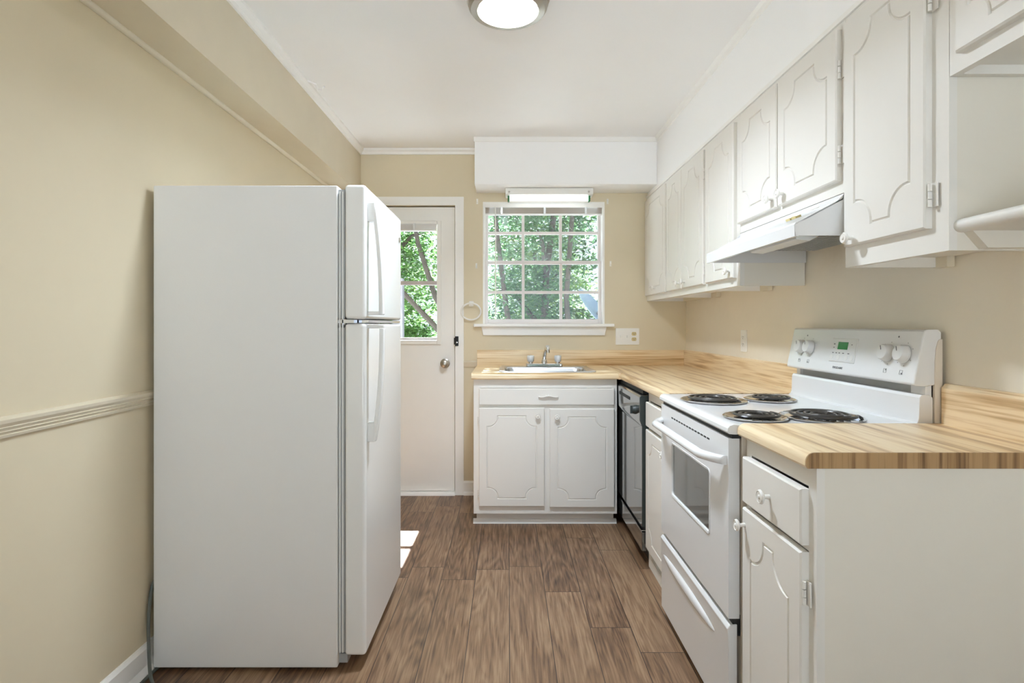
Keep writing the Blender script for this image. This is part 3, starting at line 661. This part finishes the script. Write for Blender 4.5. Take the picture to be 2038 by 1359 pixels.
MB().box(DXF+.0035, DXF+.012, ow[0], ow[1], ow[2], ow[3]).build('window_glass', 'oven_glass', od, smooth=False)
b = MB()
for k in range(14): y = 1.745 + k*.0295; b.box(DXF-.0006, DXF+.002, y, y+.021, .836, .8415)
b.build('vent_grille', 'dark_gap', od, smooth=False)
rings = []
for k in range(25):
    a = k/24; y = RN+.02 + (RF-RN-.04)*a; bow = min(1, math.sin(math.pi*a)*2.6)**.7
    x = DXF - .004 - .044*bow; hw = .012; th = .017
    rings.append([(x+th*(math.cos(q)), y, .806 + hw*1.15*math.sin(q)) for q in [2*math.pi*i/12 for i in range(12)]])
b = MB(); b.loops(rings, cap0=True, cap1=True); b.build('handle', 'range', od, ang=60)
MB().box(.645, .672, RN+.006, RF-.006, .872, .886).build('upper_shadow_gap', 'dark_gap', R, smooth=False)
MB().box(.65, .672, RN+.012, RF-.012, .30, .36).build('lower_shadow_gap', 'dark_gap', R, smooth=False)
dw = MB().prism([(.662, .035), (DXF, .035), (DXF-.001, .305), (DXF-.004, .322), (DXF+.004, .333), (.662, .335)], 'y', RN+.008, RF-.008).build('storage_drawer', 'range', R, bevel=.003, seg=2)
rings = []
for k in range(21):
    a = k/20; y = 1.70 + .56*a; s = max(.02, math.sin(math.pi*a))**.35
    rings.append([(DXF + .002 - .013*s*max(0, math.sin(q)), y, .258 + .021*s*math.cos(q)) for q in [math.pi*i/10 for i in range(11)]])
b = MB(); b.loops(rings, cap0=True, cap1=True); b.build('pull_ridge', 'range', dw, ang=70)

# ------------------------------------------------------------------ wall cabinets
UX, UB, UT = .98, 1.365, 2.087
def wall_cab(label, yn, yf, zb, doors, near_panel=True, cleat=None, zd=None, door_top=2.066, skirt=.028):
    c = thing('wall_cabinet', label, 'cabinet', ((UX+1.25)/2, (yn+yf)/2, zb), 'white wall cabinets'); b = MB(); B = xw(yn)-.004
    zd = zd or zb+.035
    n0, f0 = min(d[0] for d in doors)+.012, max(d[1] for d in doors)-.012
    b.box(UX, UX+.018, yn, yf, zb, zd+.006).box(UX, UX+.018, yn, yf, door_top-.006, UT).box(UX, UX+.018, f0, yf, zd+.006, door_top-.006).box(UX, UX+.018, yn, n0, zd+.006, door_top-.006)
    if len(doors) > 1: m = (doors[0][0] + doors[1][1])/2; b.box(UX, UX+.018, m-.02, m+.02, zd+.006, door_top-.006)
    b.box(UX+.018, B, yf-.014, yf, zb, UT).box(UX+.018, B, yn+.014, yf-.014, zb+skirt, zb+skirt+.012)
    b.build('carcass', 'cab', c, smooth=False)
    MB().box(UX+.018, B, yn, yn+.014, zb, UT).build('side_panel', 'cab_side', c, smooth=False)
    for (d0, d1, ky, kz, hy) in doors:
        w = d1-d0; mm = min(.045, w*.16) if zb < 1.7 else .034; d = panel_door('door', c, (UX, d1, zd), 'right', w, door_top-zd, t=.018, m=mm, r=min(.07, w*.24) if zb < 1.7 else .05)
        if ky: knob(d, (UX-.018, ky, kz), 'right')
        if hy:
            for z in (zd+.075, door_top-.12): hinge(d, (UX-.003, hy, z), 'right')
    if cleat: MB().box(B-.022, B, cleat[0], cleat[1], zb-.002, zb+skirt).build('mounting_cleat', 'trim_beige', c, smooth=False)
    return c
wall_cab('white single-door wall cabinet tucked in the corner beside the window', 3.371, 3.9, UB, [(3.392, 3.885, 3.62, 1.44, 3.385)], cleat=(3.38, 3.88))
wall_cab('white double-door wall cabinet, second from the window', 2.717, 3.369, UB, [(3.075, 3.362, 3.105, 1.432, None), (2.735, 3.067, 3.01, 1.434, 2.728)], cleat=(3.26, 3.35))
wall_cab('white single-door wall cabinet touching the far end of the range hood', 2.332, 2.715, UB, [(2.366, 2.70, 2.40, 1.432, 2.706)], cleat=(2.62, 2.70))
wall_cab('short white double-door wall cabinet right above the range hood', 1.607, 2.330, 1.585, [(1.985, 2.322, 2.015, 1.657, None), (1.622, 1.975, 1.93, 1.657, 1.615)], zd=1.622, skirt=.004)
wall_cab('tall white wall cabinet with one door between the range hood and the open shelf', 1.228, 1.605, UB, [(1.277, 1.586, 1.545, 1.442, 1.268)], zd=1.422, cleat=(1.55, 1.60))
wall_cab('short white wall cabinet high above the open shelf, nearest the viewer', .32, 1.226, 1.75, [(.80, 1.192, None, 0, None), (.36, .785, None, 0, None)], zd=1.785, skirt=.02)
t = thing('wall_shelf', 'open white shelf with a rounded front edge beside the tall wall cabinet', 'shelf', (1.12, .8, 1.40))
b = MB().prism([(xw(.8)-.006, 1.405), (1.006, 1.405)] + [(1.004 - .0145*math.sin(a), 1.4195 - .0145*math.cos(a)) for a in [math.radians(x) for x in range(0, 181, 20)]] + [(1.006, 1.434), (xw(.8)-.006, 1.434)], 'y', .34, 1.2275)
b.build('board', 'cab', t, ang=30)
MB().prism([(1.012, 1.405), (xw(1.2)-.004, 1.405), (xw(1.2)-.004, 1.368), (1.045, 1.368)], 'y', 1.203, 1.2275).build('cleat', 'cab_side', t, smooth=False)
MB().box(xw(.8)-.03, xw(.34)-.002, .34, 1.202, 1.368, 1.405).build('cleat', 'cab_side', t, smooth=False)

# ------------------------------------------------------------------ range hood
t = thing('range_hood', 'white under-cabinet range hood above the range', 'range hood', (1.05, 1.97, 1.46))
HN, HF, HX = 1.612, 2.326, .836
prof_out = [(HX, 1.46), (HX-.001, 1.492), (HX+.004, 1.499), (HX+.03, 1.511), (.955, 1.558), (.975, 1.568), (.9795, 1.583)]
b = MB(); pin = [(x+.002, z-.003 if z > 1.47 else z) for x, z in prof_out]
b.prism(prof_out + pin[::-1], 'y', HN, HF)
sp_ = [(HX+.001, 1.46), (HX+.001, 1.492), (HX+.03, 1.509), (.955, 1.556), (.979, 1.58), (xw(2)-.004, 1.58), (xw(2)-.004, 1.46)]
b.prism(sp_, 'y', HN, HN+.003).prism(sp_, 'y', HF-.003, HF)
b.box(HX, HX+.012, HN, HF, 1.458, 1.461)
b.build('canopy', 'range', t, smooth=False)
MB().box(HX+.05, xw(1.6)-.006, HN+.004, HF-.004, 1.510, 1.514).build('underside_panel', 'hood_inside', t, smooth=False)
ln_ = MB().prism([(.88, 1.505), (.886, 1.462), (.93, 1.458), (.965, 1.478), (.968, 1.505)], 'y', 1.70, 2.02).build('lamp_lens', 'tube', t, bevel=.003)
fl = MB().box(.985, 1.20, 1.67, 2.16, 1.488, 1.5045).build('grease_filter', 'steel', t, bevel=.002)
b = MB()
for k in range(14): b.box(.995 + k*.0145, .9985 + k*.0145, 1.68, 2.15, 1.4865, 1.4885)
b.build('filter_ribs', 'gray', fl, smooth=False)
sw = MB().prism([(.884, 1.5345), (.912, 1.5455), (.9125, 1.544), (.8845, 1.533)], 'y', 1.62, 1.93).build('switch_plate', 'plastic', t, smooth=False)
for y in (1.70, 1.735):
    MB().prism([(.886, 1.5265), (.9035, 1.5335), (.9005, 1.5415), (.883, 1.534)], 'y', y, y+.026).build('rocker_switch', 'brass_yellow', t, bevel=.001)['label'] = 'yellowed rocker switch'

# ------------------------------------------------------------------ small wall things
t = thing('towel_ring', 'white plastic towel ring on the wall between door and window', 'towel ring', (-.259, YB, 1.346))
MB().box(-.275, -.243, YB-.012, YB, 1.328, 1.366).box(-.268, -.250, YB-.045, YB-.012, 1.336, 1.356).build('mount', 'plastic', t, bevel=.004)
MB().tube([(-.259 + .068*math.sin(a), YB-.034 - .006*math.cos(a), 1.292 + .058*math.cos(a)) for a in [2*math.pi*k/40 for k in range(40)]], .0062, 10, closed=True).build('ring', 'plastic', t)
def receptacle(c, right, nrm, par):
    up = Vector((0, 0, 1)); c = Vector(c)
    for dz in (.019, -.019):
        b = MB(); ring = [(math.cos(a)*.017, max(-.0125, min(.0125, math.sin(a)*.017))) for a in [2*math.pi*k/24 for k in range(24)]]
        b.loops([[c + right*p + up*(q+dz) + nrm*d for p, q in ring] for d in (0, .002)], cap0=True, cap1=True)
        f_ = b.build('socket', 'ivory' if right.x else 'plastic', par)
        b = MB()
        for p, q, w, h in ((-.006, .003, .0012, .0042), (.006, .003, .0012, .0036), (0, -.006, .0022, .0022)):
            b.loops([[c + right*(p+a*w) + up*(q+dz+e*h) + nrm*d for a, e in ((-1, -1), (1, -1), (1, 1), (-1, 1))] for d in (.0015, .0024)], cap0=True, cap1=True)
        b.build('slot', 'ink', f_, smooth=False)
t = thing('switch_plate', 'white wall plate with two toggle switches and an outlet right of the window', 'switch', (.8435, YB, 1.058))
MB().box(.76, .927, YB-.006, YB, 1.058, 1.175).build('plate', 'plastic', t, bevel=.003)
for x in (.7965, .8425): MB().box(x-.005, x+.005, YB-.016, YB-.005, 1.108, 1.126).build('toggle', 'plastic', t, bevel=.002)
receptacle((.889, YB-.006, 1.1165), Vector((1, 0, 0)), Vector((0, -1, 0)), t)
oy = 2.936; ox = xw(oy)
t = thing('outlet_plate', 'white outlet plate on the right wall above the counter', 'outlet', (ox, oy, 1.055))
MB().box(ox-.007, ox, oy-.036, oy+.036, 1.055, 1.172).build('plate', 'plastic', t, bevel=.003)
receptacle((ox-.007, oy, 1.1135), Vector((0, -1, 0)), Vector((-1, 0, 0)), t)
for (x, z, lab) in ((-.217, 2.07, 'small white curtain hook at the upper left of the window'), (.703, 2.07, 'small white curtain hook at the upper right of the window'), (-.223, 1.615, 'small white curtain hook beside the window, left at mid height'), (.724, 1.63, 'small white curtain hook beside the window, right at mid height')):
    b = MB().box(x-.006, x+.006, YB-.004, YB, z-.018, z+.018); b.tube([(x, YB-.002, z+.008), (x, YB-.016, z+.004), (x, YB-.02, z-.006), (x, YB-.014, z-.013)], .003, 8)
    solo('curtain_hook', b, 'plastic', lab, 'hook', (x, YB, z-.018), 'curtain hooks round the window')
b = MB().tube([(1.262, 3.885, 1.393), (1.258, 3.893, 1.34), (1.264, 3.893, 1.25), (1.270, 3.889, 1.15), (1.272, 3.88, 1.06), (1.271, 3.872, 1.026)], .005, 8)
solo('cable', b, 'trim_beige', 'pale cable running down the corner below the wall cabinets', 'cable', (1.27, 3.88, 1.026))
b = MB().tube([(-1.03 + .0, 2.79, ZC-.002), (-1.0, 2.80, ZC-.012), (-.978, 2.815, ZC-.016), (-.982, 2.845, ZC-.02), (-.99, 2.875, ZC-.018), (-.972, 2.89, ZC-.014), (-.955, 2.87, ZC-.004)], .0045, 8)
solo('ceiling_hook', b, 'ceiling', 'white curled hook on the ceiling near the left beam', 'hook', (-.99, 2.83, ZC-.002))

# ------------------------------------------------------------------ outdoors
struct('ground', MB().box(-14, 14, YB+.16, 40, -.3, -.2), 'concrete', smooth=False)
struct('ground_added_patio', MB().box(-14, 14, -30, Y0-.01, -.2, -.1), 'added_patio', smooth=False)  # invented slab out of view, reflects daylight in through the open end
def tree(x, y, h, seed, nclu, leaf, label, lean=(0, 0), spread=1.5, zlo=.4, zhi=3.5, lim=.84, limbs=()):
    rnd = random.Random(seed)
    t = thing('tree', label, 'tree', (x, y, -.2), 'trees behind the house')
    b = MB(); top = Vector((x+lean[0], y+lean[1], h*.8))
    P = [Vector((x, y-.2, -.2)).lerp(top + Vector((0, -.15, 0)), k/8) + Vector((math.sin(k*1.3+seed)*.06, 0, 0)) for k in range(9)]
    b.tube(P, [.052-.004*k for k in range(9)], 9); b.build('trunk', 'bark', t)
    for k in range(7):
        s = P[2+k % 6]; a = rnd.uniform(0, 6.28); L = rnd.uniform(.35, .8)
        e = s + Vector((math.cos(a)*L, math.sin(a)*L*.7, rnd.uniform(.3, 1.0)))
        e.x = max(x-lim+.02, min(x+lim-.02, e.x)); e.y = max(y-lim, min(y+lim, e.y))
        m = s.lerp(e, .5) + Vector((0, 0, .12))
        MB().tube([s, m, e], [.034, .022, .008], 6).build('branch', 'bark', t)
    for q_ in limbs: MB().tube([Vector(p) for p in q_], [.034, .03, .026, .018][:len(q_)], 8).build('limb', 'bark', t)
    b = MB(); bm = b.bm
    for c in range(nclu):
        a = rnd.uniform(0, 6.28); rr = spread*math.sqrt(rnd.random()); z = rnd.uniform(zlo, zhi)
        cx, cy = x + rr*math.cos(a) + lean[0]*z/h, y + rr*math.sin(a)*.75
        R1 = rnd.uniform(.22, .5); tl = rnd.uniform(-.35, .35)
        for q in range(rnd.randint(50, 80)):
            u, v = rnd.gauss(0, .5)*R1, rnd.gauss(0, .5)*R1
            p = Vector((cx+u, cy+v, z + tl*u - .25*abs(u) + rnd.gauss(0, .045)))
            if abs(p.x-x) > lim-.06 or abs(p.y-y) > lim-.06: continue
            s = rnd.uniform(.022, .044); yaw = rnd.uniform(0, 6.28); pit = rnd.gauss(0, .5); rol = rnd.gauss(0, .5)
            d = Vector((math.cos(yaw), math.sin(yaw), pit)).normalized(); w = Vector((-math.sin(yaw), math.cos(yaw), rol)).normalized()
            vs = [bm.verts.new(p - d*s), bm.verts.new(p + w*s*.5), bm.verts.new(p + d*s*1.1), bm.verts.new(p - w*s*.5)]
            bm.faces.new(vs)
    me = bpy.data.meshes.new('foliage'); bmesh.ops.translate(bm, verts=bm.verts[:], vec=-BASE[t]); bm.to_mesh(me); bm.free()
    me.materials.append(M[leaf]); o = bpy.data.objects.new('foliage', me); COL.objects.link(o); o.parent = t; BASE[o] = BASE[t]
    return t
tree(-1.25, 6.7, 5.0, 3, 270, 'leaf_a', 'green tree with a slanting limb seen close behind the back door window', (-.62, .1), .62, limbs=[[(-.42, 5.95, .75), (-.80, 5.93, 1.2), (-1.2, 5.95, 1.62), (-1.7, 6.0, 2.0)], [(-.62, 6.1, 1.2), (-.80, 6.1, 1.5), (-1.0, 6.15, 2.1), (-1.1, 6.2, 2.6)]])
tree(.45, 6.7, 6.4, 8, 520, 'leaf_b', 'bluish green tree filling the middle of the sink window', (.1, 0), .72, .4, 6.3, limbs=[[(.1, 6.2, .6), (-.02, 6.25, 1.4), (-.12, 6.3, 2.2), (-.2, 6.4, 3.0)], [(.72, 6.2, .6), (.66, 6.25, 1.5), (.72, 6.28, 2.3), (.8, 6.3, 3.2)]])
tree(2.15, 6.7, 5.0, 21, 260, 'leaf_b', 'bluish green tree outside, just past the right edge of the sink window', (-.1, 0), .62)
tree(-2.0, 9.1, 5.4, 11, 420, 'leaf_c', 'yellow-green tree farther off, behind the tree at the back door window', (.1, 0), .82, .4, 4.6, 1.2)
tree(.45, 9.1, 5.4, 5, 640, 'leaf_c', 'yellow-green tree farther off, behind the tree in the middle of the sink window', (.05, 0), .82, .4, 4.6, 1.2)
tree(2.9, 9.1, 5.4, 31, 380, 'leaf_a', 'green tree farther off, farthest right beyond the sink window', (0, 0), .82, .4, 4.6, 1.2)
t = thing('satellite_dish', 'pale blue satellite dish outside the lower right of the sink window', 'satellite dish', (.9, 5.5, -.2))
dc = Vector((.81, 5.2, 1.30)); dn = Vector((.70, -.34, .63)).normalized()
dish = MB(); prof = [(.0, .0), (.10, .005), (.19, .021), (.265, .042), (.267, .047), (.19, .028), (.10, .012), (.0, .007)]
dish.lathe(prof, dc, dn, 40); dish.build('reflector', 'dish', t)
MB().tube([(.90, 5.5, -.2), (.90, 5.5, 1.0), (.86, 5.23, 1.315)], .022, 10).build('mast', 'post', t)
MB().tube([dc + Vector((.1, 0, -.2)) , dc + dn*.24 + Vector((.1, 0, -.16))], .010, 8).build('feed_arm', 'post', t)
solo('porch_post', MB().box(-1.045, -.955, 5.0, 5.09, -.2, 1.62), 'post', 'gray porch post just outside the back door window', 'post', (-1.0, 5.045, -.2), smooth=False)
